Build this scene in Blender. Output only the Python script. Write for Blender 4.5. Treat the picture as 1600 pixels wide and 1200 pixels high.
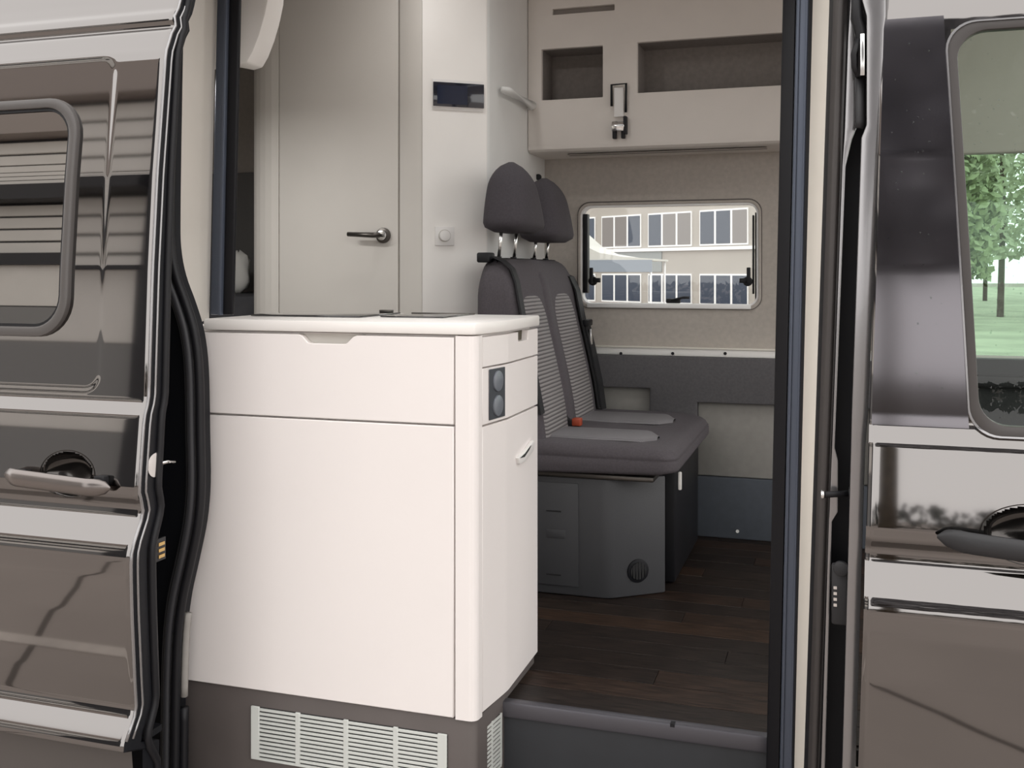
import bpy, bmesh, math, random
from mathutils import Vector, Matrix
random.seed(7)
scene = bpy.context.scene
for o in list(bpy.data.objects):
    bpy.data.objects.remove(o)

# ------------------------------------------------------------------ camera
YAW = math.radians(17.8); SN, CS = math.sin(YAW), math.cos(YAW)
FPX, EYE, HOR = 1600.0, 0.99, 425.0      # focal length in px, eye height above the van floor, horizon row
cam_d = bpy.data.cameras.new('camera'); cam = bpy.data.objects.new('camera', cam_d)
scene.collection.objects.link(cam); scene.camera = cam
cam.location = (0, 0, EYE); cam.rotation_euler = (math.pi/2, 0, YAW)
cam_d.sensor_width = 36; cam_d.lens = 36*FPX/1600; cam_d.shift_y = -(600-HOR)/1600
cam_d.clip_start = .05; cam_d.clip_end = 500

# ------------------------------------------------------------------ overcast sky, exposure
w = bpy.data.worlds.new('sky'); scene.world = w; w.use_nodes = True
bg = w.node_tree.nodes['Background']; bg.inputs[0].default_value = (1, .975, .955, 1); bg.inputs[1].default_value = 1.0
vs = scene.view_settings
vs.view_transform = 'Standard'; vs.look = 'None'; vs.exposure = 1.18; vs.gamma = 1; vs.use_curve_mapping = False

# ------------------------------------------------------------------ calibration: photo ray onto a real plane
def ray(u, v):
    a = (u-800)/FPX
    return Vector((-SN+a*CS, CS+a*SN, (HOR-v)/FPX))
def PY(u, v, Y):
    d = ray(u, v); t = Y/d.y
    return Vector((d.x*t, Y, EYE+d.z*t))
def PX(u, v, X):
    d = ray(u, v); t = X/d.x
    return Vector((X, d.y*t, EYE+d.z*t))

# ------------------------------------------------------------------ materials
M = {}
def mat(name, col, rough=.5, metal=0., coat=0., var=0., scale=30., bump=0., bscale=200., spec=.5, stretch=(1, 1, 1), alpha=None):
    m = bpy.data.materials.new(name); m.use_nodes = True
    nt = m.node_tree; b = nt.nodes['Principled BSDF']
    b.inputs['Base Color'].default_value = (*col, 1); b.inputs['Roughness'].default_value = rough
    b.inputs['Metallic'].default_value = metal; b.inputs['Coat Weight'].default_value = coat
    b.inputs['Coat Roughness'].default_value = .02; b.inputs['Specular IOR Level'].default_value = spec
    tc = nt.nodes.new('ShaderNodeTexCoord'); mp = nt.nodes.new('ShaderNodeMapping')
    mp.inputs['Scale'].default_value = stretch; nt.links.new(tc.outputs['Object'], mp.inputs[0])
    if var:
        n = nt.nodes.new('ShaderNodeTexNoise'); n.inputs['Scale'].default_value = scale; n.inputs['Detail'].default_value = 5
        nt.links.new(mp.outputs[0], n.inputs['Vector'])
        r = nt.nodes.new('ShaderNodeValToRGB')
        r.color_ramp.elements[0].position = .3; r.color_ramp.elements[1].position = .7
        r.color_ramp.elements[0].color = (*[c*(1-var) for c in col], 1); r.color_ramp.elements[1].color = (*[min(1, c*(1+var)) for c in col], 1)
        nt.links.new(n.outputs[0], r.inputs[0]); nt.links.new(r.outputs[0], b.inputs['Base Color'])
    if bump:
        n2 = nt.nodes.new('ShaderNodeTexNoise'); n2.inputs['Scale'].default_value = bscale; n2.inputs['Detail'].default_value = 3
        nt.links.new(mp.outputs[0], n2.inputs['Vector'])
        bp = nt.nodes.new('ShaderNodeBump'); bp.inputs['Strength'].default_value = bump; bp.inputs['Distance'].default_value = .002
        nt.links.new(n2.outputs[0], bp.inputs['Height']); nt.links.new(bp.outputs[0], b.inputs['Normal'])
    M[name] = m
    return m
def glass(name, tint, rough=0., refl=1.0):
    m = bpy.data.materials.new(name); m.use_nodes = True; nt = m.node_tree
    nt.nodes.remove(nt.nodes['Principled BSDF']); out = nt.nodes['Material Output']
    tr = nt.nodes.new('ShaderNodeBsdfTransparent'); tr.inputs[0].default_value = (*tint, 1)
    gl = nt.nodes.new('ShaderNodeBsdfGlossy'); gl.inputs['Roughness'].default_value = rough
    fr = nt.nodes.new('ShaderNodeFresnel'); fr.inputs[0].default_value = 1.45
    mx = nt.nodes.new('ShaderNodeMixShader')
    nt.links.new(fr.outputs[0], mx.inputs[0]); nt.links.new(tr.outputs[0], mx.inputs[1]); nt.links.new(gl.outputs[0], mx.inputs[2])
    nt.links.new(mx.outputs[0], out.inputs[0]); M[name] = m
def ribbed(name, c1, c2, axis, freq):
    m = mat(name, c1, .9); nt = m.node_tree; b = nt.nodes['Principled BSDF']
    tc = nt.nodes.new('ShaderNodeTexCoord'); wv = nt.nodes.new('ShaderNodeTexWave')
    wv.wave_type = 'BANDS'; wv.bands_direction = axis; wv.inputs['Scale'].default_value = freq; wv.inputs['Distortion'].default_value = .35
    wv.inputs['Detail'].default_value = 1
    nt.links.new(tc.outputs['Object'], wv.inputs['Vector'])
    r = nt.nodes.new('ShaderNodeValToRGB'); r.color_ramp.elements[0].color = (*c2, 1); r.color_ramp.elements[1].color = (*c1, 1)
    r.color_ramp.elements[0].position = .1; r.color_ramp.elements[1].position = .6
    nt.links.new(wv.outputs['Fac'], r.inputs[0]); nt.links.new(r.outputs[0], b.inputs['Base Color'])
    bp = nt.nodes.new('ShaderNodeBump'); bp.inputs['Strength'].default_value = .5; bp.inputs['Distance'].default_value = .004
    nt.links.new(wv.outputs['Fac'], bp.inputs['Height']); nt.links.new(bp.outputs[0], b.inputs['Normal'])

mat('paint', (.215, .205, .20), .035, metal=1., coat=.3)
mat('film', (.15, .142, .152), .09, metal=1.)
mat('privacy', (.26, .25, .24), .015, metal=1.)
mat('bowl', (.07, .065, .062), .12, metal=.9, coat=.2)  # body paint darkened: the ground mirrored in the hollow put into its colour
mat('rocker', (.075, .066, .062), .3, coat=.4)
mat('handle_paint', (.20, .18, .17), .28, metal=.9, coat=.3)
mat('head_cream', (.50, .49, .44), .8)
mat('rubber', (.007, .007, .009), .5, spec=.35)
mat('rubber_soft', (.03, .03, .034), .55)
mat('seal_brown', (.05, .044, .042), .5)
mat('jamb', (.005, .0055, .008), .5, spec=.3)
mat('cassette_blue', (.085, .1, .135), .38, metal=.4)
mat('cassette_black', (.004, .004, .006), .5, spec=.3)
mat('cream', (.60, .565, .515), .55, var=.03, scale=6)
mat('cream_light', (.74, .70, .63), .5, var=.03, scale=6)
mat('paint_edge', (.30, .295, .30), .22, metal=.8, coat=.4)
mat('dark_plastic', (.018, .018, .02), .5, bump=.1)
mat('handle_grey', (.085, .078, .075), .35, bump=.05)
mat('white_cab', (.84, .795, .775), .38, var=.012, scale=3)
mat('worktop', (.86, .83, .80), .32, var=.015, scale=4)
mat('plinth', (.105, .09, .085), .5, var=.06, scale=9)
mat('grille', (.60, .62, .59), .45)
mat('dark_gap', (.02, .02, .02), .8)
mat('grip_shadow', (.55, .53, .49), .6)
mat('olive', (.06, .05, .03), .6)
mat('socket_plate', (.05, .055, .065), .35)
mat('socket_cover', (.16, .175, .20), .3)
mat('black_glass', (.012, .012, .014), .08, coat=1.)
mat('chrome', (.75, .75, .74), .18, metal=1.)
mat('steel_dark', (.12, .11, .10), .35, metal=.8)
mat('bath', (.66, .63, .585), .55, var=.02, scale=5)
mat('bath_panel', (.86, .835, .80), .5, var=.02, scale=5)  # lighter than bath: doorway light on the angled face put into the colour
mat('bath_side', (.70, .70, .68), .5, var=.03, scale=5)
mat('screen', (.012, .014, .025), .12, coat=.6)
mat('screen_lit', (.02, .026, .05), .1, coat=.6)
mat('switch_white', (.80, .78, .76), .4)
mat('felt', (.44, .40, .36), .9, var=.06, scale=60, bump=.25, bscale=500)
mat('over', (.72, .675, .63), .55, var=.02, scale=8)
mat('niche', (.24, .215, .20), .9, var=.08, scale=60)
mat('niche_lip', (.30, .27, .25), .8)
mat('fabric', (.086, .076, .084), .95, var=.12, scale=180, bump=.3, bscale=900)
mat('fabric_dark', (.060, .053, .060), .95, var=.12, scale=180, bump=.3, bscale=900)
ribbed('fabric_rib', (.28, .265, .262), (.10, .092, .094), 'Z', 26)
ribbed('fabric_rib_seat', (.23, .22, .23), (.16, .15, .158), 'Y', 60)
mat('belt', (.012, .012, .014), .7, bump=.2, bscale=900)
mat('red', (.42, .07, .03), .5)
mat('base_plastic', (.060, .061, .066), .5, bump=.15, bscale=400)
mat('rail_white', (.86, .84, .81), .4)
mat('panel_grey', (.10, .095, .10), .9, var=.1, scale=120, bump=.2, bscale=600)
mat('panel_blue', (.062, .07, .085), .8, var=.06, scale=40)
mat('inset', (.30, .285, .265), .8, var=.05, scale=40)
mat('floor_base', (.01, .008, .007), .7)
for i, c in enumerate([(.026, .0155, .011), (.016, .011, .009), (.032, .018, .0115), (.020, .0135, .0105)]):
    mat('wood%d' % i, c, .5, spec=.25, var=.7, scale=14, stretch=(.9, 9, 1), bump=.1, bscale=40)
mat('nosing', (.095, .092, .105), .35, metal=.5)
mat('riser', (.024, .026, .030), .6, var=.15, scale=8)
mat('ground', (.31, .27, .245), .9, var=.10, scale=.8, bump=.3, bscale=40)
mat('line', (.50, .45, .41), .9, var=.2, scale=3)
mat('seam', (.10, .085, .075), .9)
mat('lawn', (.36, .38, .29), .9, var=.25, scale=.6)
mat('facade', (.40, .365, .325), .8, var=.04, scale=.5)
mat('facade_grey', (.27, .285, .28), .8)
mat('win_white', (.86, .85, .84), .5)
mat('win_dark', (.03, .042, .07), .15)
mat('win_blind', (.22, .20, .19), .7)
mat('window_reflection', (.52, .51, .47), .7)
mat('window_reflection_blue', (.24, .27, .31), .7)
mat('cloth_white', (.85, .84, .80), .9)
mat('bed_dark', (.05, .05, .055), .9, var=.15, scale=20)
mat('rear_grey', (.16, .155, .15), .85)
mat('bark', (.09, .07, .05), .9, var=.3, scale=10)
mat('leaf0', (.30, .34, .20), .6); mat('leaf1', (.42, .45, .32), .6); mat('leaf2', (.15, .19, .09), .6); mat('leaf_dark', (.30, .30, .32), .8)  # leaf0 and leaf1 paled: mist put into the leaf colour
mat('clad', (.88, .86, .82), .6, var=.03, scale=2)
mat('dark_row', (.03, .035, .025), .8)
mat('clad_grey', (.30, .30, .30), .8)
mat('clad_upper', (.16, .155, .165), .7)
mat('clad_dark', (.035, .035, .04), .6)
mat('clad_brown', (.40, .35, .325), .7)
mat('car_white', (.80, .80, .79), .2, coat=.8)
mat('car_black', (.02, .02, .022), .3)
mat('gold', (.75, .52, .22), .3, metal=1.)
glass('water', (.8, .84, .82), .0)
_m = mat('fill_glow', (.9, .88, .84), .4); _b = _m.node_tree.nodes['Principled BSDF']; _b.inputs['Emission Color'].default_value = (1, .95, .88, 1); _b.inputs['Emission Strength'].default_value = 3  # glow of the two added interior lights
glass('pane', (.93, .96, .97)); glass('pane_green', (.80, .90, .84)); glass('pane_clear', (.95, .97, .97))

# ------------------------------------------------------------------ building helpers
WL = {}
def _link(o, parent, base):
    scene.collection.objects.link(o)
    p = WL[parent.name] if parent else Vector((0, 0, 0))
    if parent: o.parent = parent
    o.location = Vector(base)-p; WL[o.name] = Vector(base)
def tag(o, label=None, cat=None, group=None, kind=None):
    if label: o['label'] = label
    if cat: o['category'] = cat
    if group: o['group'] = group
    if kind: o['kind'] = kind
    return o
def empty(name, base, label=None, cat=None, group=None, kind=None, parent=None):
    o = bpy.data.objects.new(name, None); o.empty_display_size = .05
    _link(o, parent, base)
    return tag(o, label, cat, group, kind)
def mk(name, verts, faces, m, parent=None, smooth=False, bevel=0., seg=2, angle=30, fix=True):
    """one mesh object from world coordinates; origin at the bottom centre of its bounds"""
    bm = bmesh.new()
    vs_ = [bm.verts.new(v) for v in verts]
    for f in faces:
        try: bm.faces.new([vs_[i] for i in f])
        except ValueError: pass
    bmesh.ops.remove_doubles(bm, verts=bm.verts, dist=1e-6)
    if fix: bmesh.ops.recalc_face_normals(bm, faces=bm.faces)
    if bevel:
        es = [e for e in bm.edges if len(e.link_faces) == 2 and e.calc_face_angle(0) > math.radians(angle)]
        bmesh.ops.bevel(bm, geom=es, offset=bevel, segments=seg, affect='EDGES', profile=.5, clamp_overlap=True)
    xs = [v.co for v in bm.verts]
    lo = Vector([min(c[i] for c in xs) for i in range(3)]); hi = Vector([max(c[i] for c in xs) for i in range(3)])
    base = Vector(((lo.x+hi.x)/2, (lo.y+hi.y)/2, lo.z))
    for v in bm.verts: v.co -= base
    me = bpy.data.meshes.new(name); bm.to_mesh(me); bm.free()
    me.materials.append(M[m])
    if smooth or bevel:
        me.shade_smooth()
        if not smooth or smooth == 'auto':
            try: me.set_sharp_from_angle(angle=math.radians(40))
            except Exception: pass
    o = bpy.data.objects.new(name, me); _link(o, parent, base)
    return o
def box(name, lo, hi, m, parent=None, bevel=0., seg=2):
    x0, y0, z0 = lo; x1, y1, z1 = hi
    V = [(x0,y0,z0),(x1,y0,z0),(x1,y1,z0),(x0,y1,z0),(x0,y0,z1),(x1,y0,z1),(x1,y1,z1),(x0,y1,z1)]
    return mk(name, V, [(0,3,2,1),(4,5,6,7),(0,1,5,4),(1,2,6,5),(2,3,7,6),(3,0,4,7)], m, parent, bevel=bevel, seg=seg)
def prism(name, poly, axis, a0, a1, m, parent=None, bevel=0., seg=2, shear=None):
    """poly in the two other axes (order xyz without axis); extruded a0..a1"""
    n = len(poly); V = []
    for a in (a0, a1):
        for p in poly:
            c = list(p); c.insert('xyz'.index(axis), a)
            V.append(c)
    if shear: V = [shear(*v) for v in V]
    F = [tuple(range(n)), tuple(range(2*n-1, n-1, -1))]+[(i, (i+1) % n, n+(i+1) % n, n+i) for i in range(n)]
    return mk(name, V, F, m, parent, bevel=bevel, seg=seg)
def loft(name, rings, m, parent=None, caps=True, closed=True, smooth='auto', loop=False):
    n = len(rings[0]); V = [p for r in rings for p in r]; F = []
    k = len(rings)
    for i in range(k if loop else k-1):
        j2 = (i+1) % k
        for j in range(n if closed else n-1):
            F.append((i*n+j, i*n+(j+1) % n, j2*n+(j+1) % n, j2*n+j))
    if caps and closed and not loop:
        F.append(tuple(range(n))); F.append(tuple(range((k-1)*n, k*n)))
    return mk(name, V, F, m, parent, smooth=smooth)
def tube(name, pts, r, m, parent=None, n=10, loop=False):
    pts = [Vector(p) for p in pts]; rings = []; up = Vector((.013, .97, .021)).normalized(); k = len(pts)
    for i, p in enumerate(pts):
        a = pts[(i-1) % k] if (i or loop) else p; b = pts[(i+1) % k] if (i < k-1 or loop) else p
        t = (b-a).normalized()
        s = t.cross(up)
        if s.length < 1e-3: s = t.cross(Vector((1, 0, 0)))
        s.normalize(); q = s.cross(t).normalized()
        rr = r[i] if isinstance(r, (list, tuple)) else r
        rings.append([p+s*math.cos(2*math.pi*j/n)*rr+q*math.sin(2*math.pi*j/n)*rr for j in range(n)])
    return loft(name, rings, m, parent, loop=loop, smooth=True if not loop else True)
def disc(name, c, nrm, r, t, m, parent=None, n=24, bevel=0., r2=None):
    c = Vector(c); nrm = Vector(nrm).normalized(); q = nrm.to_track_quat('Z', 'Y')
    V = []
    for h, rr in ((0, r), (t, r2 if r2 else r)):
        V += [c+q @ Vector((rr*math.cos(2*math.pi*j/n), rr*math.sin(2*math.pi*j/n), h)) for j in range(n)]
    F = [tuple(range(n)), tuple(range(2*n-1, n-1, -1))]+[(j, (j+1) % n, n+(j+1) % n, n+j) for j in range(n)]
    return mk(name, V, F, m, parent, bevel=bevel, angle=50)
def rrect(x0, x1, z0, z1, r, n=6):
    P = []
    for cx, cz, a in ((x1-r, z1-r, 0), (x0+r, z1-r, 90), (x0+r, z0+r, 180), (x1-r, z0+r, 270)):
        for i in range(n+1):
            t = math.radians(a+90*i/n); P.append((cx+r*math.cos(t), cz+r*math.sin(t)))
    return P
def ringframe(name, outer, inner, y0, y1, m, parent=None, bevel=0., ydev=None):
    """frame in an x-z plane between two outlines with equal point counts"""
    if ydev:
        o2, i2 = [], []
        for k in range(len(outer)):
            a, b = outer[k], outer[(k+1) % len(outer)]; c, d = inner[k], inner[(k+1) % len(inner)]
            m_ = 12 if math.dist(a, b) > .1 else 1
            for q in range(m_):
                t = q/m_; o2.append((a[0]+(b[0]-a[0])*t, a[1]+(b[1]-a[1])*t)); i2.append((c[0]+(d[0]-c[0])*t, c[1]+(d[1]-c[1])*t))
        outer, inner = o2, i2
    n = len(outer); V = []
    for y in (y0, y1):
        for P in (outer, inner):
            V += [(p[0], y+(ydev(p[1]) if ydev else 0), p[1]) for p in P]
    F = []
    for i in range(n):
        j = (i+1) % n
        F += [(i, j, n+j, n+i), (2*n+i, 2*n+j, 3*n+j, 3*n+i), (i, j, 2*n+j, 2*n+i), (n+i, n+j, 3*n+j, 3*n+i)]
    return mk(name, V, F, m, parent, bevel=bevel, angle=50)
def plate(name, a0, a1, b0, b1, holes, put, t, m, parent=None, bevel=0.):
    """rectangular plate with rectangular holes; put(a,b,h) -> world, h in 0..t"""
    A = sorted({a0, a1, *[min(max(h[i], a0), a1) for h in holes for i in (0, 1)]}); B = sorted({b0, b1, *[min(max(h[i], b0), b1) for h in holes for i in (2, 3)]})
    def full(i, j):
        if not (0 <= i < len(A)-1 and 0 <= j < len(B)-1): return False
        ca, cb = (A[i]+A[i+1])/2, (B[j]+B[j+1])/2
        return not any(h[0] < ca < h[1] and h[2] < cb < h[3] for h in holes)
    V, F = [], []
    def quad(*pts):
        k = len(V); V.extend(pts); F.append((k, k+1, k+2, k+3))
    for i in range(len(A)-1):
        for j in range(len(B)-1):
            if not full(i, j): continue
            p, q, r, s = A[i], A[i+1], B[j], B[j+1]
            for h in (0, t): quad(put(p, r, h), put(q, r, h), put(q, s, h), put(p, s, h))
            if not full(i-1, j): quad(put(p, r, 0), put(p, s, 0), put(p, s, t), put(p, r, t))
            if not full(i+1, j): quad(put(q, r, 0), put(q, s, 0), put(q, s, t), put(q, r, t))
            if not full(i, j-1): quad(put(p, r, 0), put(q, r, 0), put(q, r, t), put(p, r, t))
            if not full(i, j+1): quad(put(p, s, 0), put(q, s, 0), put(q, s, t), put(p, s, t))
    return mk(name, V, F, m, parent, bevel=bevel)
def interp(tab, z):
    if z <= tab[0][0]: return tab[0][1]
    for (a, p), (b, q) in zip(tab, tab[1:]):
        if z <= b: return p+(q-p)*(z-a)/(b-a)
    return tab[-1][1]
def sstep(a, b, x):
    t = min(1, max(0, (x-a)/(b-a))); return t*t*(3-2*t)

# side of the van: how far the skin stands out (towards the street) at each height
PROF = [(-.35, .0), (-.05, .03), (.0, .070), (.014, .072), (.026, .070), (.075, .039), (.088, .036), (.15, .041), (.28, .0495), (.36, .0525), (.400, .0525), (.412, .0505), (.424, .0465), (.48, .0155),
        (.494, .014), (.502, .014), (.520, .026), (.54, .0265), (.682, .0112), (.686, .0105), (.718, -.0030), (.724, -.0040), (.80, -.0075),
        (1.0, -.017), (1.2, -.032), (1.45, -.060), (1.468, -.063), (1.478, -.068), (1.520, -.086), (1.526, -.096), (1.533, -.096), (1.541, -.088), (1.562, -.097), (1.570, -.106), (1.6, -.117), (1.8, -.17), (2.2, -.3)]
def prof(z):
    return sum(interp(PROF, z+d) for d in (-.0025, -.00125, 0, .00125, .0025))/5
def frange(a, b, n): return [a+(b-a)*i/n for i in range(n+1)]
def skin(name, xs, zs, yf, m, parent, skip=None, xf=None):
    V = []; F = []; nx = len(xs)
    for z in zs:
        for x in xs:
            X = xf(x, z) if xf else x
            V.append((X, yf(X, z), z))
    for j in range(len(zs)-1):
        for i in range(nx-1):
            if skip and skip((xs[i]+xs[i+1])/2, (zs[j]+zs[j+1])/2): continue
            F.append((j*nx+i, j*nx+i+1, (j+1)*nx+i+1, (j+1)*nx+i))
    o = mk(name, V, F, m, parent, smooth=True, fix=False)
    return o

# ================================================================== STRUCTURE
GZ = -.62
def flat(name, x0, x1, y0, y1, z, m, label, kind='structure'):
    o = mk(name, [(x0,y0,z),(x1,y0,z),(x1,y1,z),(x0,y1,z)], [(0,1,2,3)], m); tag(o, label, kind=kind); return o
gnd = flat('ground', -120, 120, -120, 160, GZ, 'ground', 'brown grey asphalt yard around the camper van')
flat('lawn', .6, 60, 20, 120, GZ+.012, 'lawn', 'pale green lawn under the trees beyond the van')

# floor of planks
fl = box('floor', (-2.9, 2.25, -.04), (1.3, 3.93, -.006), 'floor_base'); tag(fl, 'dark wooden floor inside the camper', kind='structure')
y = 2.262; row = 0
while y < 3.9:
    wd = .0915; x = -2.88+[0, -.35, -.7, -.15, -.55][row % 5]
    while x < 1.28:
        x2 = min(x+1.05, 1.28); xa = max(x, -2.88)
        if x2-xa > .05:
            box('plank', (xa+.0008, y+.0008, -.006), (x2-.0008, min(y+wd, 3.9)-.0008, random.uniform(-.0008, 0)), 'wood%d' % random.choice([0, 1, 2, 3, 1, 0]), fl, bevel=.0006, seg=1)
        x = x2
    y += wd; row += 1
st = empty('trim_1', (-.4, 2.25, -.4), 'grey metal step edge with dark riser below the wooden floor', kind='structure')
box('nosing', (-1.6, 2.236, -.034), (-.148, 2.262, .0025), 'nosing', st, bevel=.004)
box('riser', (-1.6, 2.243, -.38), (-.15, 2.25, -.035), 'riser', st)
box('step_tread', (-1.6, 1.93, -.40), (.0, 2.25, -.37), 'riser', st, bevel=.01)
box('step_ledge', (-1.6, 2.238, -.19), (-.15, 2.243, -.165), 'riser', st, bevel=.002)
box('screw', (-.355, 2.2355, -.004), (-.345, 2.25, .0035), 'rubber', st)

# roof and skylight
cl = plate('ceiling', -2.9, 1.1, 1.98, 3.95, [(-.95, -.15, 2.55, 3.3)], lambda a, b, h: (a, b, 2.12+h), .05, 'white_cab'); tag(cl, 'cream ceiling of the camper with a roof light', kind='structure')
sk = box('window_2', (-.96, 2.54, 2.175), (-.14, 3.31, 2.185), 'pane'); tag(sk, 'clear roof light over the bench', kind='structure')

# far side wall
WX0, WX1, WZ0, WZ1 = -.972, -.288, .858, 1.252
wf = plate('wall_far', -2.9, .2, -.35, 2.12, [(WX0+.004, WX1-.004, WZ0+.004, WZ1-.004)], lambda a, b, h: (a, 3.90+h, b), .04, 'felt'); tag(wf, 'beige felt covered side wall around the far window', kind='structure')
# rail, grey panel with recesses
box('rail', (-1.10, 3.878, .672), (.15, 3.90, .700), 'rail_white', wf, bevel=.003)
box('rail_lip', (-1.10, 3.872, .700), (.15, 3.90, .706), 'cream_light', wf, bevel=.001)
for u in (970, 1051, 1133):
    p = PY(u, 552, 3.875); disc('bolt', (p.x, 3.878, p.z-.001), (0, -1, 0), .006, .003, 'rubber', wf, n=12)
R1 = (-.905, -.69, .43, .548); R2 = (-.512, .1, .226, .502)
plate('lower_panel', -1.12, .18, .226, .672, [R1, R2], lambda a, b, h: (a, 3.855+h, b), .045, 'panel_grey', wf, bevel=.006)
box('armrest_inset', (R1[0], 3.888, R1[2]), (R1[1], 3.899, R1[3]), 'inset', wf, bevel=.004)
box('pocket_inset', (R2[0], 3.885, R2[2]), (R2[1], 3.899, R2[3]), 'inset', wf, bevel=.004)
box('kick_panel', (-1.12, 3.868, .0), (.18, 3.899, .224), 'panel_blue', wf, bevel=.004)
p = PY(1152, 836, 3.86); disc('screw_cap', (p.x, 3.868, p.z+.012), (0, -1, 0), .006, .003, 'rail_white', wf, n=12)
p = PY(1082, 832, 3.86); disc('screw_cap', (p.x, 3.868, p.z+.012), (0, -1, 0), .005, .003, 'steel_dark', wf, n=12)

# far window
w1 = empty('window_1', ((WX0+WX1)/2, 3.9, WZ0), 'rounded camper window in the far wall with black latches', kind='structure')
O = rrect(WX0-.004, WX1+.004, WZ0-.004, WZ1+.004, .045); I = rrect(WX0+.014, WX1-.014, WZ0+.014, WZ1-.014, .034)
ringframe('frame', rrect(WX0-.007, WX1+.007, WZ0-.008, WZ1+.007, .047), rrect(WX0+.003, WX1-.003, WZ0+.004, WZ1-.003, .04), 3.893, 3.90, 'felt', w1, bevel=.002)
ringframe('seam', rrect(WX0-.010, WX1+.010, WZ0-.010, WZ1+.012, .05), rrect(WX0-.006, WX1+.006, WZ0-.006, WZ1+.006, .046), 3.897, 3.90, 'plinth', w1)
ringframe('reveal', rrect(WX0, WX1, WZ0, WZ1, .042), rrect(WX0+.010, WX1-.010, WZ0+.010, WZ1-.010, .035), 3.898, 3.94, 'win_white', w1)
prism('pane', rrect(WX0+.002, WX1-.002, WZ0+.002, WZ1-.002, .04), 'y', 3.945, 3.949, 'pane_clear', w1)
box('stay', (WX0+.011, 3.897, WZ0+.05), (WX0+.030, 3.935, WZ1-.035), 'rubber', w1, bevel=.003)
box('stay', (WX1-.026, 3.905, WZ0+.05), (WX1-.019, 3.92, WZ1-.05), 'rubber', w1, bevel=.002)
box('stay', (WX1-.016, 3.905, WZ0+.03), (WX1-.011, 3.92, WZ1-.04), 'rubber', w1, bevel=.002)
def latch(x, z, s):
    l = empty('latch', (x, 3.90, z), parent=w1)
    disc('pivot', (x, 3.905, z), (0, -1, 0), .018, .014, 'rubber', l, n=16, bevel=.003)
    box('lever', (x+s*.004-.007, 3.882, z-.01), (x+s*.004+.007, 3.894, z+.052), 'rubber', l, bevel=.003)
    box('catch', (min(x, x+s*-.03), 3.89, z-.006), (max(x, x+s*-.03), 3.905, z+.012), 'rubber', l, bevel=.003)
latch(WX0+.052, .955, -1); latch(WX1-.042, .955, 1)
box('inner_sill', (WX0+.03, 3.889, WZ0-.006), (WX1-.03, 3.944, WZ0+.011), 'win_white', w1, bevel=.002)
box('bottom_catch', (-.64, 3.93, WZ0+.012), (-.585, 3.944, WZ0+.03), 'rubber', w1, bevel=.004)
tube('pull_bar', [(-.62, 3.925, WZ0+.022), (-.575, 3.925, WZ0+.034), (-.55, 3.925, WZ0+.034)], .005, 'rubber', w1, n=8)

# bathroom walls
BY = 3.13
wb = empty('wall_rear', (-1.4, 3.2, 0), 'pale angled bathroom wall behind the bench', kind='structure')
DX1 = PY(623, 490, BY).x; DX0 = PY(436, 300, BY).x
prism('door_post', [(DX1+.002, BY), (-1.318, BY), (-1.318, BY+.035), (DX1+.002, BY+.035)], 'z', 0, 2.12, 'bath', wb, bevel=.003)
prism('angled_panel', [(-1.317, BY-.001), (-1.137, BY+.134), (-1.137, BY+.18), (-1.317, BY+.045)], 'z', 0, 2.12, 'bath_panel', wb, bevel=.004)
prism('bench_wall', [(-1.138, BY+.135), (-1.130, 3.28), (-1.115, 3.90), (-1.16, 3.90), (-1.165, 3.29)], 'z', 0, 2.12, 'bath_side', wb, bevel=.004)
R = .14; arc = [(DX0-.002, BY)]+[(DX0-.002-R*math.sin(a), BY+.6*R*(1-math.cos(a))) for a in [math.radians(x) for x in (12, 24, 36, 48, 60, 72, 84, 90)]]
inner = [(x+.03 if i > 2 else x, y+.03) for i, (x, y) in enumerate(arc)]
prism('rounded_edge', arc+[(arc[-1][0], 3.9), (arc[-1][0]+.03, 3.9)]+inner[::-1], 'z', 0, 2.12, 'bath', wb)
# small ledge on the bench wall
pa = PX(782, 142, -1.118); pb = PX(824, 166, -1.116)
tube('ledge_rail', [(-1.115, pa.y, pa.z+.005), (-1.095, pa.y+.02, pa.z), (-1.09, pb.y-.02, pb.z-.002), (-1.11, pb.y, pb.z-.006)], [.010, .016, .016, .010], 'bath_side', wb, n=10)
d3 = empty('door_3', ((DX0+DX1)/2, BY, 0), 'plain cream bathroom door with a dark lever handle', kind='structure')
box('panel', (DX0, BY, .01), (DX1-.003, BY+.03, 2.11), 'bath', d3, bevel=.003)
hd = empty('handle', (-1.47, BY-.02, 1.1), parent=d3)
hp = PY(600, 368, BY)
disc('rosette', (hp.x, BY, hp.z), (0, -1, 0), .026, .012, 'steel_dark', hd, bevel=.003)
disc('rosette_ring', (hp.x, BY-.012, hp.z), (0, -1, 0), .017, .012, 'chrome', hd, bevel=.002)
tube('lever', [(hp.x, BY-.012, hp.z), (hp.x, BY-.04, hp.z), (hp.x-.018, BY-.048, hp.z), (hp.x-.11, BY-.048, hp.z+.004)], [.009, .009, .009, .0075], 'steel_dark', hd)
# rear of the van, seen through the narrow gap
wr = box('wall_left', (-2.95, 2.0, -.35), (-2.9, 3.95, 2.12), 'rear_grey'); tag(wr, 'dark grey rear end of the camper interior', kind='structure')
box('headboard', (-2.88, 3.86, .9), (-1.99, 3.899, 1.42), 'rear_grey', wf, bevel=.004)
box('dark_lining', (-2.88, 3.865, .0), (-1.99, 3.899, .898), 'bed_dark', wf, bevel=.004)

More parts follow.
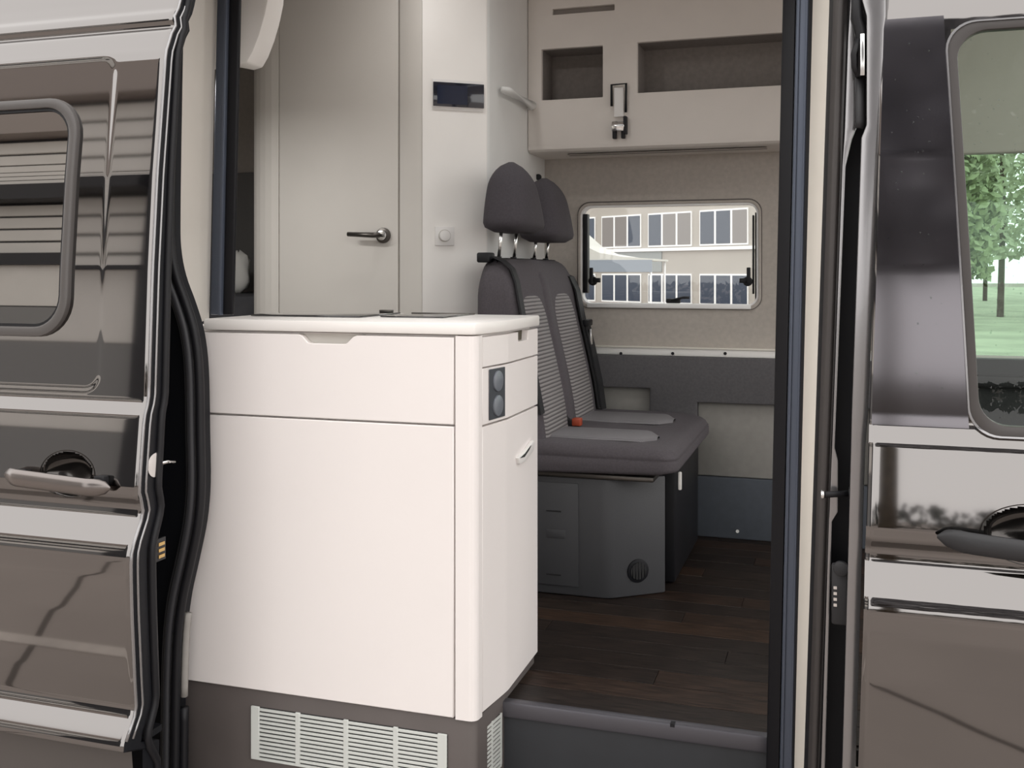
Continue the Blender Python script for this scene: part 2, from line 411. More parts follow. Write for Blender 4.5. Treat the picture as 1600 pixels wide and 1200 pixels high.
# near side of the body: jamb behind the sliding door, seal and pillar trim
JY = 2.0
SEAL = [(272, -140), (271, 0), (268, 180), (266, 330), (267, 385), (275, 430), (291, 475), (304, 520), (311, 580), (313, 680), (314, 760), (309, 820), (297, 880), (285, 935), (278, 990), (275, 1060), (274, 1130), (273, 1240), (273, 1400)]
def smooth_path(P, k=4):
    out = []
    for i in range(len(P)-1):
        p0, p1, p2, p3 = P[max(i-1, 0)], P[i], P[i+1], P[min(i+2, len(P)-1)]
        for s in range(k):
            t = s/k
            out.append(tuple(.5*((2*b)+(-a+c)*t+(2*a-5*b+4*c-d)*t*t+(-a+3*b-3*c+d)*t**3) for a, b, c, d in zip(p0, p1, p2, p3)))
    out.append(P[-1]); return out
SP = [PY(u, v, JY) for u, v in smooth_path(SEAL)]
wn = empty('wall_near', (-2.1, 2.0, -.35), 'dark body side and jamb behind the open sliding door', kind='structure')
V = []; F = []
for i, p in enumerate(SP):
    V += [(-2.9, JY+.03, p.z), (p.x-.008, JY+.03, p.z), (p.x-.008, JY+.05, p.z), (-2.9, JY+.05, p.z)]
    if i:
        a, b = (i-1)*4, i*4
        F += [(a+k, a+(k+1) % 4, b+(k+1) % 4, b+k) for k in range(4)]
F += [(0, 1, 2, 3), tuple(len(V)-4+k for k in range(4))]
mk('jamb_panel', V, F, 'jamb', wn)
box('inner_lining', (-2.9, JY+.065, -.3), (-1.62, JY+.075, 2.12), 'cream', wn)
s_ = empty('trim_2', (-1.45, 2.0, -.35), 'black rubber seal curving around the rear edge of the doorway', kind='structure')
tube('seal_lip', SP, .0105, 'rubber', s_, n=12)
tube('seal_ridge', [(p.x-.021, p.y-.004, p.z) for p in SP], .009, 'rubber_soft', s_, n=10)
tube('seal_base', [(p.x-.034, p.y+.012, p.z) for p in SP], .012, 'jamb', s_, n=8)
low = [p for p in SP if .0 < p.z < .22]
tube('trim_lip', [(p.x+.009, p.y+.02, p.z) for p in low], .0085, 'inset', s_, n=8)
low2 = [p for p in SP if p.z < 0]
tube('sill_post', [(p.x+.009, p.y+.02, p.z) for p in low2], .011, 'rubber', s_, n=8)
# cream pillar reveal from the seal to the insect screen
up = [p for p in SP if p.z > .862]
V = []; F = []
for i, p in enumerate(up):
    e = PY(338+(p.z-1.68)*(11/.8), 0, 2.26)
    V += [(p.x-.004, p.y+.006, p.z), (e.x, 2.26, p.z), (e.x-.03, 2.26, p.z), (p.x-.03, p.y+.02, p.z)]
    if i:
        a, b = (i-1)*4, i*4
        F += [(a+k, a+(k+1) % 4, b+(k+1) % 4, b+k) for k in range(4)]
F += [(0, 1, 2, 3), tuple(len(V)-4+k for k in range(4))]
pr_ = mk('trim_3', V, F, 'cream', smooth='auto'); tag(pr_, 'cream pillar lining at the rear edge of the doorway', kind='structure')
def upright(name, front, back, m, parent, z0, z1, v0=0, v1=1200, bevel=.003):
    """post from image columns (top row, bottom row, Y) on both front edges; runs straight in space"""
    def line(ut, ub, Y):
        a, b = PY(ut, v0, Y), PY(ub, v1, Y)
        return lambda z: (a.x+(b.x-a.x)*(z-a.z)/(b.z-a.z), Y)
    L = [line(*f) for f in front]
    V = []
    for z in (z0, z1):
        q = [l(z) for l in L]
        V += [(x, y, z) for x, y in q]+[(x, y+back, z) for x, y in q[::-1]]
    n = len(V)//2
    F = [tuple(range(n)), tuple(range(2*n-1, n-1, -1))]+[(i, (i+1) % n, n+(i+1) % n, n+i) for i in range(n)]
    return mk(name, V, F, m, parent, bevel=bevel)
fs = empty('insect_screen', (-1.48, 2.25, .88), 'dark blue insect screen cassette standing at the rear edge of the doorway', 'screen', group='insect screen rails')
upright('rail', [(339, 328, 2.262), (355, 345, 2.255)], .012, 'cassette_blue', fs, .8805, 2.1, 0, 490)
upright('rail_ridge', [(350, 340, 2.25), (354, 344, 2.25)], .02, 'cassette_blue', fs, .8805, 2.1, 0, 490, .001)
upright('guide', [(356, 346, 2.262), (374, 363, 2.268)], .012, 'cassette_black', fs, .8805, 2.1, 0, 490)

# front edge of the doorway (B pillar)
bp_ = empty('trim_4', (-.05, 2.1, -.35), 'front door pillar of the doorway with cream lining and dark seals', kind='structure')
Z0, Z1 = -.35, 2.1
fs2 = empty('insect_screen', (-.1, 2.18, -.3), 'dark blue insect screen rail beside the cream front pillar', 'screen', group='insect screen rails')
upright('guide', [(1223, 1197, 2.19), (1243, 1217, 2.18)], .04, 'cassette_black', fs2, Z0, Z1)
upright('rail', [(1244, 1218, 2.176), (1266, 1241, 2.172)], .04, 'cassette_blue', fs2, Z0, Z1)
upright('rail_ridge', [(1246, 1220, 2.171), (1250, 1223, 2.171)], .01, 'cassette_blue', fs2, Z0, Z1, bevel=.001)
upright('rail_ridge', [(1260, 1234, 2.168), (1263, 1237, 2.168)], .01, 'cassette_blue', fs2, Z0, Z1, bevel=.001)
upright('dark_joint', [(1264, 1238, 2.165), (1272, 1243, 2.155)], .03, 'rubber', bp_, Z0, Z1, bevel=0)
upright('lining', [(1270, 1241, 2.15), (1297, 1257, 2.10)], .06, 'cream_light', bp_, Z0, Z1)
upright('seal_inner', [(1296, 1256, 2.09), (1303, 1262, 2.06)], .05, 'rubber', bp_, Z0, Z1, bevel=.002)
upright('seal_body', [(1302, 1262, 2.055), (1310, 1268, 2.035), (1318, 1275, 2.035), (1325, 1280, 2.055)], .05, 'seal_brown', bp_, Z0, Z1)
upright('seal_outer', [(1321, 1277, 2.06), (1331, 1286, 2.06)], .04, 'rubber', bp_, Z0, Z1, bevel=0)
upright('gap_back', [(1322, 1280, 2.095), (1362, 1320, 2.095)], .03, 'jamb', bp_, Z0, Z1, bevel=0)
# thin painted flange with a wide upper part
def flange(zs, m, name, Y, t):
    V = []; F = []
    for i, (v, ul, ur) in enumerate(zs):
        a = PY(ul, v, Y); b = PY(ur, v, Y)
        V += [tuple(a), tuple(b), (b.x, Y+t, b.z), (a.x, Y+t, a.z)]
        if i:
            p, q = (i-1)*4, i*4
            F += [(p+k, p+(k+1) % 4, q+(k+1) % 4, q+k) for k in range(4)]
    F += [(0, 1, 2, 3), tuple(len(V)-4+k for k in range(4))]
    return mk(name, V, F, m, bp_, bevel=.0015)
flange([(-200, 1338, 1340), (-20, 1330, 1333), (30, 1327, 1331), (60, 1325, 1337), (200, 1320, 1338), (218, 1319, 1331), (260, 1316, 1321), (700, 1300, 1304), (720, 1299, 1309), (800, 1296, 1309), (815, 1295, 1300), (1200, 1283, 1289), (1500, 1270, 1277)], 'paint_edge', 'flange', 2.03, .02)
flange([(-200, 1354, 1392), (0, 1347, 1384), (25, 1354, 1384), (45, 1354, 1381), (195, 1354, 1377), (215, 1346, 1376), (650, 1331, 1356), (700, 1330, 1352), (1200, 1316, 1337), (1500, 1308, 1329)], 'paint_edge', 'pillar_skin', 1.985, .06)
# latch hardware
lb = empty('striker', (-.02, 2.0, .5), parent=bp_)
a = PY(1288, 773, 2.0); b = PY(1326, 771, 2.02)
tube('pin', [a, b], .006, 'rubber', lb, n=12); disc('pin_head', a, (-1, 0, 0), .009, .006, 'chrome', lb, n=14, bevel=.001); disc('pin_base', b, (1, 0, 0), .012, .006, 'rubber', lb, n=14)
cb = empty('contact_block', (0, 2.0, .3), parent=bp_)
a = PY(1299, 975, 2.005); b = PY(1325, 885, 2.005)
box('housing', (a.x, 2.0, a.z), (b.x, 2.03, b.z), 'dark_plastic', cb, bevel=.005)
for v in (918, 927, 936, 945):
    q = PY(1305, v, 1.999); box('contact', (q.x-.003, 1.997, q.z-.0028), (q.x+.003, 2.002, q.z+.0028), 'chrome', cb)
q = PY(1314, 887, 2.0); disc('boss', (q.x, 2.0, q.z), (0, -1, 0), .014, .012, 'dark_plastic', cb, n=18, bevel=.003)
br = empty('upper_bracket', (.02, 2.0, 1.2), parent=bp_)
a = PY(1331, 105, 2.0); q = PY(1340, 70, 2.0)
tube('bracket_arm', [PY(1338, -40, 2.0), PY(1339, 30, 2.0), PY(1345, 50, 2.0), PY(1345, 120, 2.0)], .010, 'rubber', br)
tube('hook', [PY(1341, 62, 1.995), PY(1334, 85, 1.99), PY(1335, 105, 1.995), PY(1342, 120, 2.0)], .0055, 'rubber', br)
a = PY(1344, 118, 1.985); b = PY(1351, 52, 1.985); box('plate', (a.x, 1.985, a.z), (b.x, 2.0, b.z), 'chrome', br, bevel=.001)
tube('rod', [PY(1343, 120, 2.01), PY(1344, 190, 2.01), PY(1342, 200, 2.01)], .008, 'dark_plastic', br)
# cab shell (only what keeps the cabin closed)
wt = box('wall_near_upper', (-2.9, 2.03, 1.78), (1.1, 2.06, 2.12), 'cream'); tag(wt, 'cream header above the doorway', kind='structure')
skin('roof_skin', [-2.9, -1, 1.12], frange(1.745, 2.35, 20), lambda x, z: 2.005+.30*(z-1.745)+.25*max(0, z-1.95)**1.2, 'paint', wt)
box('rain_gutter', (-2.9, 1.99, 1.735), (1.12, 2.03, 1.75), 'rubber', wt, bevel=.004)

# ================================================================== DOOR 1: open sliding door
LB = 1.815
d1 = empty('door_1', (-2.0, 1.82, -.3), 'grey sliding side door standing open, with window and pull handle', kind='structure')
LXE = -1.392
BX, BZ = -1.572, .558           # handle bowl
def yl(x, z):
    y = LB-prof(z)
    # pressed panel around the window
    qx, qz = x+1.515, abs(z-1.10)-.365
    dx = max(qx+.04, 0); dz = max(qz+.04, 0)
    dd = (math.hypot(dx, dz) if dx > 0 and dz > 0 else max(dx, dz) if max(dx, dz) > 0 else max(qx+.04, qz+.04))-.04
    y += .003*(1-sstep(-.010, .008, dd))
    # edge rolls in
    y += .0015*sstep(-1.404, LXE, x)**2
    return y
def dens(a, b, step): return frange(a, b, max(1, round((b-a)/step)))
def bowl(name, cx, cz, rx, rz, dep, yf, parent):
    V = [(cx, yf(cx, cz)+dep, cz)]; F = []; n = 40; rs = [.15, .3, .45, .6, .72, .82, .90, .96, 1.0, 1.03]
    for i, r in enumerate(rs):
        for j in range(n):
            a = 2*math.pi*j/n; x, z = cx+rx*r*math.cos(a), cz+rz*r*math.sin(a)
            V.append((x, yf(x, z)+(dep*max(0, 1-r**3)**.7 if r < 1 else -.0008), z))
        for j in range(n):
            a, b = 1+i*n+j, 1+i*n+(j+1) % n
            F.append((0, a, b) if i == 0 else (a-n, a, b, b-n))
    return mk(name, V, F, 'bowl', parent, smooth=True, fix=False)
xs = dens(-2.7, -1.86, .03)+dens(-1.85, -1.40, .004)[0:]+[-1.398, -1.395, LXE]
zs = dens(.012, .45, .0055)+dens(.453, .80, .003)+dens(.805, 1.75, .0055)
skin('outer_skin', xs, zs, yl, 'paint', d1, skip=lambda x, z: math.hypot((x-BX)/.070, (z-BZ)/.050) < .95)
bowl('handle_bowl', BX, BZ, .070, .050, .042, yl, d1)
rk = [z for z in dens(-.4, .004, .02)]
skin('rocker', [-2.7, -1.8, LXE-.012], rk, lambda x, z: LB-.03+.1*(.0-z), 'rocker', d1)
box('rocker_gap', (-2.7, LB-.006, .0), (LXE-.004, LB+.06, .014), 'jamb', d1)
# end face of the door (dark) with hem
V = []; F = []
ez = dens(-.35, 1.75, .02)
for i, z in enumerate(ez):
    y0 = yl(LXE, max(z, .012)) if z > .0 else LB-.01
    V += [(LXE, y0, z), (LXE+.004, y0+.012, z), (LXE+.004, y0+.05, z), (LXE-.04, y0+.05, z)]
    if i:
        p, q = (i-1)*4, i*4
        F += [(p+k, p+k+1, q+k+1, q+k) for k in range(3)]
mk('end_face', V, F, 'jamb', d1, smooth='auto')
tube('hem', [(LXE+.002, yl(LXE, z)+.002, z) for z in ez if z > .02], .0035, 'paint_edge', d1, n=8)
tube('hem_inner', [(LXE+.006, yl(LXE, z)+.017, z) for z in ez if z > .02], .003, 'paint_edge', d1, n=8)
tube('door_seal', [(LXE+.006, LB-.75*prof(z)+.052, z) for z in ez], .009, 'rubber', d1, n=8)
box('inner_lining', (-2.69, LB+.05, .0), (LXE-.06, LB+.06, .95), 'dark_plastic', d1)
# window
LW = (-1.615, .868, 1.362)
ow = empty('window', (-2.0, 1.82, .86), parent=d1)
def yw(z): return LB-prof(z)+.007
O = rrect(-2.45, -1.598, .848, 1.378, .085, 8); I = rrect(-2.43, -1.620, .870, 1.356, .068, 8)
O = [(x, z) for x, z in O]; 
ringframe('frame', O, I, -.016, .004, 'handle_grey', ow, bevel=.004, ydev=yw)
ringframe('gasket', rrect(-2.432, -1.618, .868, 1.358, .07, 8), rrect(-2.425, -1.626, .876, 1.350, .063, 8), -.010, .004, 'rubber', ow, ydev=yw)
zz = dens(.872, 1.354, .02)
V = []; F = []
for j, z in enumerate(zz):
    e = 0
    for zc, s in ((.872+.065, -1), (1.354-.065, 1)):
        dzz = (z-zc)*s
        if dzz > 0: e = .065-math.sqrt(max(0, .065**2-dzz**2))
    for x in (-2.43+e, -2.0, -1.621-e): V.append((x, yw(z)-.006-.004*math.sin(math.pi*(z-.87)/.485), z))
    if j:
        for k in range(2): F.append(((j-1)*3+k, (j-1)*3+k+1, j*3+k+1, j*3+k))
mk('pane', V, F, 'privacy', ow, smooth=True, fix=False)
# handle
def pull_handle(parent, x0, x1, z0, z1, ysk, m, mirror=1):
    h = empty('handle', ((x0+x1)/2, ysk, (z0+z1)/2), parent=parent)
    rings = []; n = 14
    for i in range(25):
        t = i/24; e = math.sin(math.pi*min(1, max(0, t)))
        x = x0+(x1-x0)*t; z = z0+(z1-z0)*t
        k = min(1, t/.13, (1-t)/.13); k = math.sqrt(max(.02, 1-(1-k)**2))
        off = -.012-.016*sstep(0, .18, t)*sstep(0, .18, 1-t)
        rings.append([(x, ysk+off+.010*k*math.cos(a)*1.0, z+.0185*k*math.sin(a)) for a in [2*math.pi*j/n for j in range(n)]])
    loft('grip', rings, m, h)
    for xe in (x0+.03*(1 if x1 > x0 else -1), x1-.03*(1 if x1 > x0 else -1)):
        box('foot', (xe-.014, ysk-.012, z0-.012), (xe+.014, ysk+.006, z0+.010), 'rubber', h, bevel=.004)
    # dark gasket line round the grip
    return h
pull_handle(d1, -1.722, -1.447, .553, .540, yl(-1.45, .545)-.004, 'handle_paint')
# latch and contacts on the end face
lt = empty('latch', (LXE, 1.86, .55), parent=d1)
q = PY(238, 725, 1.845)
disc('latch_plate', (LXE+.004, 1.838, q.z), (1, 0, 0), .026, .004, 'chrome', lt, bevel=.001)
tube('latch_hook', [(LXE+.006, 1.85, q.z), (LXE+.018, 1.865, q.z+.002), (LXE+.016, 1.89, q.z-.002)], .004, 'chrome', lt, n=8)
cb2 = empty('contact_block', (LXE, 1.86, .4), parent=d1)
q = PY(243, 855, 1.86)
box('housing', (LXE+.003, 1.838, q.z-.026), (LXE+.008, 1.872, q.z+.022), 'dark_plastic', cb2, bevel=.001)
for dz in (-.016, -.003, .010):
    box('contact', (LXE+.008, 1.846, q.z+dz-.0035), (LXE+.010, 1.866, q.z+dz+.0035), 'gold', cb2)

# ================================================================== DOOR 2: front passenger door
RB = 1.935
d2 = empty('door_2', (.6, 1.93, -.3), 'closed grey front passenger door with rain drops on its glass', kind='structure')
def xe(z): return .0285+.032*(z-.1)
RBX, RBZ = .312, .545
def yr(x, z):
    y = RB-prof(z)
    e = xe(z)
    y += .004*(1-sstep(e, e+.012, x))**2
    return y
def winx(z): return .213-.036*(z-.70)/.74*1.0+.006      # rear edge of the glass leans back
RW0, RW1 = .712, 1.432
def skip(x, z):
    X = xfun(x, z)
    if math.hypot((X-RBX)/.085, (z-RBZ)/.052) < .95: return True
    return X > winx(z)+.003 and RW0+.004 < z < RW1-.004 and X < 1.0
def xfun(x, z): return xe(z)+x
xs = [0, .002, .005, .009, .014, .02]+dens(.026, .40, .004)+dens(.415, 1.05, .03)
skin('outer_skin', xs, dens(.0, .44, .0055)+dens(.443, .80, .003)+dens(.805, 1.75, .0055), yr, 'paint', d2, skip=skip, xf=xfun)
skin('sill', [.02, .5, 1.1], dens(-.4, .0, .05), lambda x, z: RB-.02, 'paint', d2)
bowl('handle_bowl', RBX, RBZ, .085, .052, .042, yr, d2)
# black film between pillar and glass
fz = dens(.718, 1.452, .012)
V = []; F = []
for j, z in enumerate(fz):
    xa, xb = xe(z)+.004, winx(z)-.006
    for k in range(9):
        x = xa+(xb-xa)*k/8; V.append((x, RB-prof(z)-.0022, z))
    if j:
        for k in range(8): F.append(((j-1)*9+k, (j-1)*9+k+1, j*9+k+1, j*9+k))
mk('pillar_film', V, F, 'film', d2, smooth=True, fix=False)
# window
ow2 = empty('window', (.6, 1.95, .7), parent=d2)
def rwin(off, n=8):
    P = []; r = .05
    z0, z1, x1 = RW0-off, RW1+off, 1.0+off
    for cx, cz, a in ((x1-r, z1-r, 0), (None, z1-r, 90), (None, z0+r, 180), (x1-r, z0+r, 270)):
        for i in range(n+1):
            t = math.radians(a+90*i/n)
            if cx is None: c = winx(cz)-off+r
            else: c = cx
            z = cz+r*math.sin(t); x = c+r*math.cos(t)
            P.append((x, z))
    return P
def ywr(z): return RB-prof(z)
ringframe('gasket', rwin(.004), rwin(-.012), -.006, .02, 'seal_brown', ow2, bevel=.002, ydev=ywr)
ringframe('chrome_edge', rwin(.0065), rwin(.0035), -.008, .0, 'paint_edge', ow2, ydev=ywr)
zz = dens(RW0+.006, RW1-.006, .03); V = []; F = []
for j, z in enumerate(zz):
    for x in (winx(z)+.006, .6, .99): V.append((x, ywr(z)+.006, z))
    if j:
        for k in range(2): F.append(((j-1)*3+k, (j-1)*3+k+1, j*3+k+1, j*3+k))
mk('pane', V, F, 'pane_green', ow2, smooth=True, fix=False)
pull_handle(d2, .157, .47, .537, .513, yr(.17, .53)-.004, 'dark_plastic')
# rain drops
V = []; F = []
for i in range(260):
    z = random.uniform(.73, 1.41); x = random.uniform(winx(z)+.03, winx(z)+.28)
    if random.random() < .2: x = random.uniform(xe(z)+.02, winx(z)-.03)
    r = random.choice([.0008, .001, .0013, .0019]); y0 = ywr(z)+(.0055 if x > winx(z) else -.0025)
    k = len(V); V.append((x, y0-r*.6, z))
    for a in range(6): V.append((x+r*math.cos(a*math.pi/3), y0, z+1.2*r*math.sin(a*math.pi/3)))
    F += [(k, k+1+a, k+1+(a+1) % 6) for a in range(6)]
dr = mk('rain_drops', V, F, 'water', d2, smooth=True, fix=False); dr['kind'] = 'stuff'
box('inner_card', (.06, RB+.06, -.3), (1.1, RB+.09, .70), 'dark_plastic', d2)
box('inner_frame', (.06, RB+.09, .70), (.17, RB+.11, 1.75), 'dark_plastic', d2)
box('roof_rail', (.06, RB+.13, 1.46), (1.1, RB+.16, 1.78), 'head_cream', d2)

# driver's side of the cab
d4 = plate('door_4', .2, 1.15, -.35, 2.12, [(.27, 1.05, .70, 1.40)], lambda a, b, h: (a, 3.86+h, b), .06, 'head_cream', bevel=.01); tag(d4, "dark inside of the opposite cab door with its window", kind='structure')
box('pane', (.26, 3.90, .69), (1.06, 3.904, 1.41), 'pane_green', d4)
box('door_card', (.2, 3.82, -.3), (1.14, 3.86, .695), 'dark_plastic', d4, bevel=.01)
box('grab_bar', (.4, 3.77, .60), (.8, 3.82, .64), 'dark_plastic', d4, bevel=.01)

# ================================================================== KITCHEN
FY = 2.08
kc = empty('kitchen_cabinet', (-1.15, 2.28, -.37), 'white kitchen cabinet block with drawers standing in the doorway', 'cabinet')
SIDE = [(-.748, 2.092), (-.7455, 2.12), (-.7315, 2.225), (-.7295, 2.245), (-.7325, 2.495)]
def sidepoly(t0, t1, ya, yb):
    """slab that follows the bent side, from offset t0 (out) to t1 (in) between depths ya and yb"""
    P = [p for p in SIDE if ya < p[1] < yb]
    def at(y): 
        return interp([(p[1], p[0]) for p in SIDE], y)
    P = [(at(ya), ya)]+P+[(at(yb), yb)]
    return [(x+t0, y) for x, y in P]+[(x-t1, y) for x, y in P[::-1]]
prism('carcass', [(-1.62, 2.10), (-.775, 2.10), (-.760, 2.115), (-.750, 2.235), (-.752, 2.488), (-1.62, 2.488)], 'z', .022, .851, 'white_cab', kc)
# rounded corner post
cp = [(-.797, FY), (-.766, FY)]+[(-.766+.018*math.sin(a), FY+.018*(1-math.cos(a))) for a in [math.radians(x) for x in (20, 40, 60, 80)]]+[(-.7465, 2.112), (-.765, 2.118), (-.797, 2.105)]
prism('corner_post', cp, 'z', .018, .851, 'white_cab', kc)
dp = [(-1.60, .658), (-.801, .658), (-.801, .8475), (-1.034, .8475), (-1.043, .844), (-1.058, .830), (-1.066, .8275), (-1.150, .8275), (-1.158, .830), (-1.171, .844), (-1.180, .8475), (-1.60, .8475)]
dw = prism('drawer_front', dp, 'y', FY, FY+.018, 'white_cab', kc, bevel=.0015, seg=1)
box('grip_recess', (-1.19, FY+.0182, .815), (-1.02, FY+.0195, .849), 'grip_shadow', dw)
box('door_front', (-1.60, FY, .020), (-.801, FY+.018, .6535), 'white_cab', kc, bevel=.002, seg=1)
def cutside(z0, z1, name, notch=None):
    return prism(name, sidepoly(0, .016, 2.1135, 2.494), 'z', z0, z1, 'white_cab', kc, bevel=.0012, seg=1)
# side drawer: three pieces so the grip is a real cut
sd = prism('side_drawer', sidepoly(0, .016, 2.1135, 2.494), 'z', .782, .824, 'white_cab', kc)
prism('drawer_rail', sidepoly(0, .016, 2.1135, 2.322), 'z', .824, .847, 'white_cab', sd)
prism('drawer_rail', sidepoly(0, .016, 2.408, 2.494), 'z', .824, .847, 'white_cab', sd)
prism('grip_recess', [(2.322, .824), (2.408, .824), (2.408, .847), (2.322, .847)], 'x', -.749, -.7472, 'olive', sd)
prism('grip_cheek', [(2.322, .824), (2.328, .824), (2.322, .847)], 'x', -.7475, -.7318, 'white_cab', sd)
prism('grip_cheek', [(2.408, .824), (2.402, .824), (2.408, .847)], 'x', -.7475, -.7325, 'white_cab', sd)
sp = cutside(.6545, .778, 'socket_panel')
pl = prism('socket_plate', sidepoly(.0025, -.0005, 2.142, 2.222), 'z', .661, .774, 'socket_plate', sp, bevel=.001, seg=1)
for z in (.745, .690):
    c = (-.7375, 2.183, z); disc('socket_cover', c, (1, -.133, 0), .0235, .007, 'socket_cover', sp, bevel=.002)
sdr = cutside(.026, .650, 'side_door')
hs = empty('slot_handle', (-.73, 2.37, .54), parent=kc)
hpoly = [(2.300, .552), (2.345, .556), (2.430, .574), (2.440, .566), (2.425, .548), (2.36, .533), (2.312, .535)]
prism('slot_lip', hpoly, 'x', -.7315, -.7225, 'switch_white', hs, bevel=.002)
prism('slot', [(2.312, .550), (2.352, .554), (2.40, .5655), (2.385, .558), (2.345, .547)], 'x', -.7228, -.7208, 'dark_gap', hs)
# plinth
pn = prism('plinth', [(-1.62, FY+.006), (-.772, FY+.006), (-.757, FY+.014), (-.752, 2.10), (-.7395, 2.24), (-.740, 2.49), (-1.62, 2.49)], 'z', -.37, .0185, 'plinth', kc, bevel=.003)
gx0, gx1 = -1.305, -.817
gr = empty('vent_grille', (-1.06, FY, -.16), parent=kc)
box('grille_back', (gx0, FY+.0045, -.135), (gx1, FY+.0055, -.020), 'dark_gap', gr)
for i in range(5):
    x = gx0+(gx1-gx0)*i/4; wd = .011 if i in (0, 4) else .006
    x = min(max(x, gx0+wd), gx1-wd)
    box('divider', (x-wd, FY-.001, -.137), (x+wd, FY+.004, -.018), 'grille', gr, bevel=.001, seg=1)
k = 0; z = -.021
me_sl = None
while z > -.136:
    s = box('slat', (gx0, FY-.0005, z-.0062), (gx1, FY+.0035, z), 'grille', gr, bevel=.0008, seg=1); z -= .0095
gr2 = empty('side_grille', (-.75, 2.17, -.14), parent=kc)
prism('grille_back', sidepoly(-.008, .012, 2.125, 2.222), 'z', -.135, -.018, 'dark_gap', gr2)
for yy in (2.125, 2.171, 2.217): prism('divider', sidepoly(-.0055, .009, yy, yy+.006), 'z', -.135, -.018, 'grille', gr2)
z = -.020
while z > -.134:
    prism('slat', sidepoly(-.006, .009, 2.125, 2.222), 'z', z-.006, z, 'grille', gr2); z -= .0095

wt_ = prism('worktop', [(-1.432, FY-.003), (-.770, FY-.003), (-.752, FY+.002), (-.7445, 2.10), (-.727, 2.235), (-.7285, 2.50), (-1.432, 2.50)], 'z', .8535, .8800, 'worktop', bevel=.004)
tag(wt_, 'white worktop slab on the kitchen cabinet', 'worktop')
hc = empty('hob_cover', (-1.28, 2.35, .88), 'thin black glass hob lid lying on the white worktop beside the pillar', 'hob')
box('glass_plate', (-1.40, 2.23, .8805), (-1.10, 2.47, .8845), 'black_glass', hc, bevel=.0015)
box('hinge', (-1.155, 2.455, .8845), (-1.12, 2.47, .8905), 'steel_dark', hc, bevel=.001)
sk2 = empty('sink_cover', (-.98, 2.38, .88), 'small black glass sink lid on the worktop near its corner', 'sink cover')
box('glass_plate', (-1.065, 2.27, .8805), (-.90, 2.47, .8835), 'black_glass', sk2, bevel=.0012)
box('rim', (-1.07, 2.47, .8805), (-.895, 2.478, .8845), 'steel_dark', sk2, bevel=.001)

# white overhead cabinet end above the kitchen
oc = [Vector((-2.25, 2.42, 1.546)), PY(372, 104, 2.42), PY(392, 108, 2.42), PY(405, 104, 2.42), PY(414, 88, 2.42), PY(424, 62, 2.42), PY(433, 30, 2.42), PY(438, 5, 2.42), PY(440, -30, 2.42), PY(440, -90, 2.42), Vector((-2.25, 2.42, PY(440, -90, 2.42).z))]
ob = prism('hanging_cabinet', [(p.x, p.z) for p in oc], 'y', 2.36, 2.44, 'bath_panel', bevel=.006); tag(ob, 'white curved end of the cabinet hanging above the kitchen', 'cabinet')
fill_lamp = empty('fill_bar', (-1.85, 2.42, 1.5), 'slim unseen light bar added under the hanging cabinet to brighten the interior', 'fill_lamp')  # unseen fixture, added to brighten the bathroom wall and interior
box('housing', (-2.18, 2.37, 1.522), (-1.70, 2.43, 1.5455), 'switch_white', fill_lamp, bevel=.003)
box('diffuser', (-2.17, 2.38, 1.515), (-1.71, 2.425, 1.522), 'fill_glow', fill_lamp)
ld = bpy.data.lights.new('fill_light', 'AREA'); ld.shape = 'RECTANGLE'; ld.size = .46; ld.size_y = .04; ld.energy = 2.3; ld.color = (1, .985, .97)
lo = bpy.data.objects.new('fill_light', ld); _link(lo, fill_lamp, (-1.93, 2.41, 1.51)); lo.rotation_euler = (math.radians(4), 0, 0)
# pillow at the rear
V = []
rings = []
pc = PY(371, 425, 3.62)
for i in range(9):
    t = -1+2*i/8; k = math.sqrt(max(0.03, 1-abs(t)**3))
    rings.append([(pc.x+.055*k*math.cos(a)*(1+.12*math.sin(3*a+i)), 3.62+.035*k*math.sin(a), pc.z+.085*t+.006*math.sin(5*a+i)) for a in [2*math.pi*j/16 for j in range(16)]])
pw = loft('pillow', rings, 'cloth_white', smooth=True); tag(pw, 'small white pillow glimpsed in the dark gap left of the bathroom door', 'pillow')
bs = box('bed', (-2.85, 3.3, .0), (-2.0, 3.855, float(pc.z-.086)), 'bed_dark', bevel=.02); tag(bs, 'dark bed base at the rear behind the bathroom door', 'bed')

# ================================================================== wall devices on the angled panel
pd = Vector((.8, .6, 0)); pn_ = Vector((.6, -.8, 0)); p0 = Vector((-1.317, BY-.001, 0))
def onpanel(u, v):
    d = ray(u, v); # intersect plane through p0 with normal pn_
    t = (p0-Vector((0, 0, EYE))).dot(pn_)-0; t = (p0.x*pn_.x+p0.y*pn_.y)/(d.x*pn_.x+d.y*pn_.y)
    return Vector((0, 0, EYE))+d*t
def pbox(name, a, b, h0, h1, m, parent=None, bevel=.001):
    s0, s1 = sorted(((a-p0).dot(pd), (b-p0).dot(pd))); z0, z1 = sorted((a.z, b.z))
    q = [p0+pd*s0, p0+pd*s1]
    V = []
    for h in (h0, h1):
        for s, z in ((s0, z0), (s1, z0), (s1, z1), (s0, z1)):
            c = p0+pd*s+pn_*h; V.append((c.x, c.y, z))
    return mk(name, V, [(0,1,2,3),(7,6,5,4),(0,1,5,4),(1,2,6,5),(2,3,7,6),(3,0,4,7)], m, parent, bevel=bevel)
cp_ = empty('control_panel', onpanel(715, 172), 'black control display on the pale bathroom wall panel', 'control panel')
pbox('bezel', onpanel(675, 123), onpanel(755, 175), .0005, .004, 'switch_white', cp_)
pbox('face', onpanel(676, 128), onpanel(755, 170), .004, .010, 'screen', cp_)
pbox('display', onpanel(682, 133), onpanel(729, 165), .0102, .0112, 'screen_lit', cp_, 0)
ls = empty('dimmer_switch', onpanel(693, 385), 'small white square switch with round knob beside the bathroom door', 'switch')
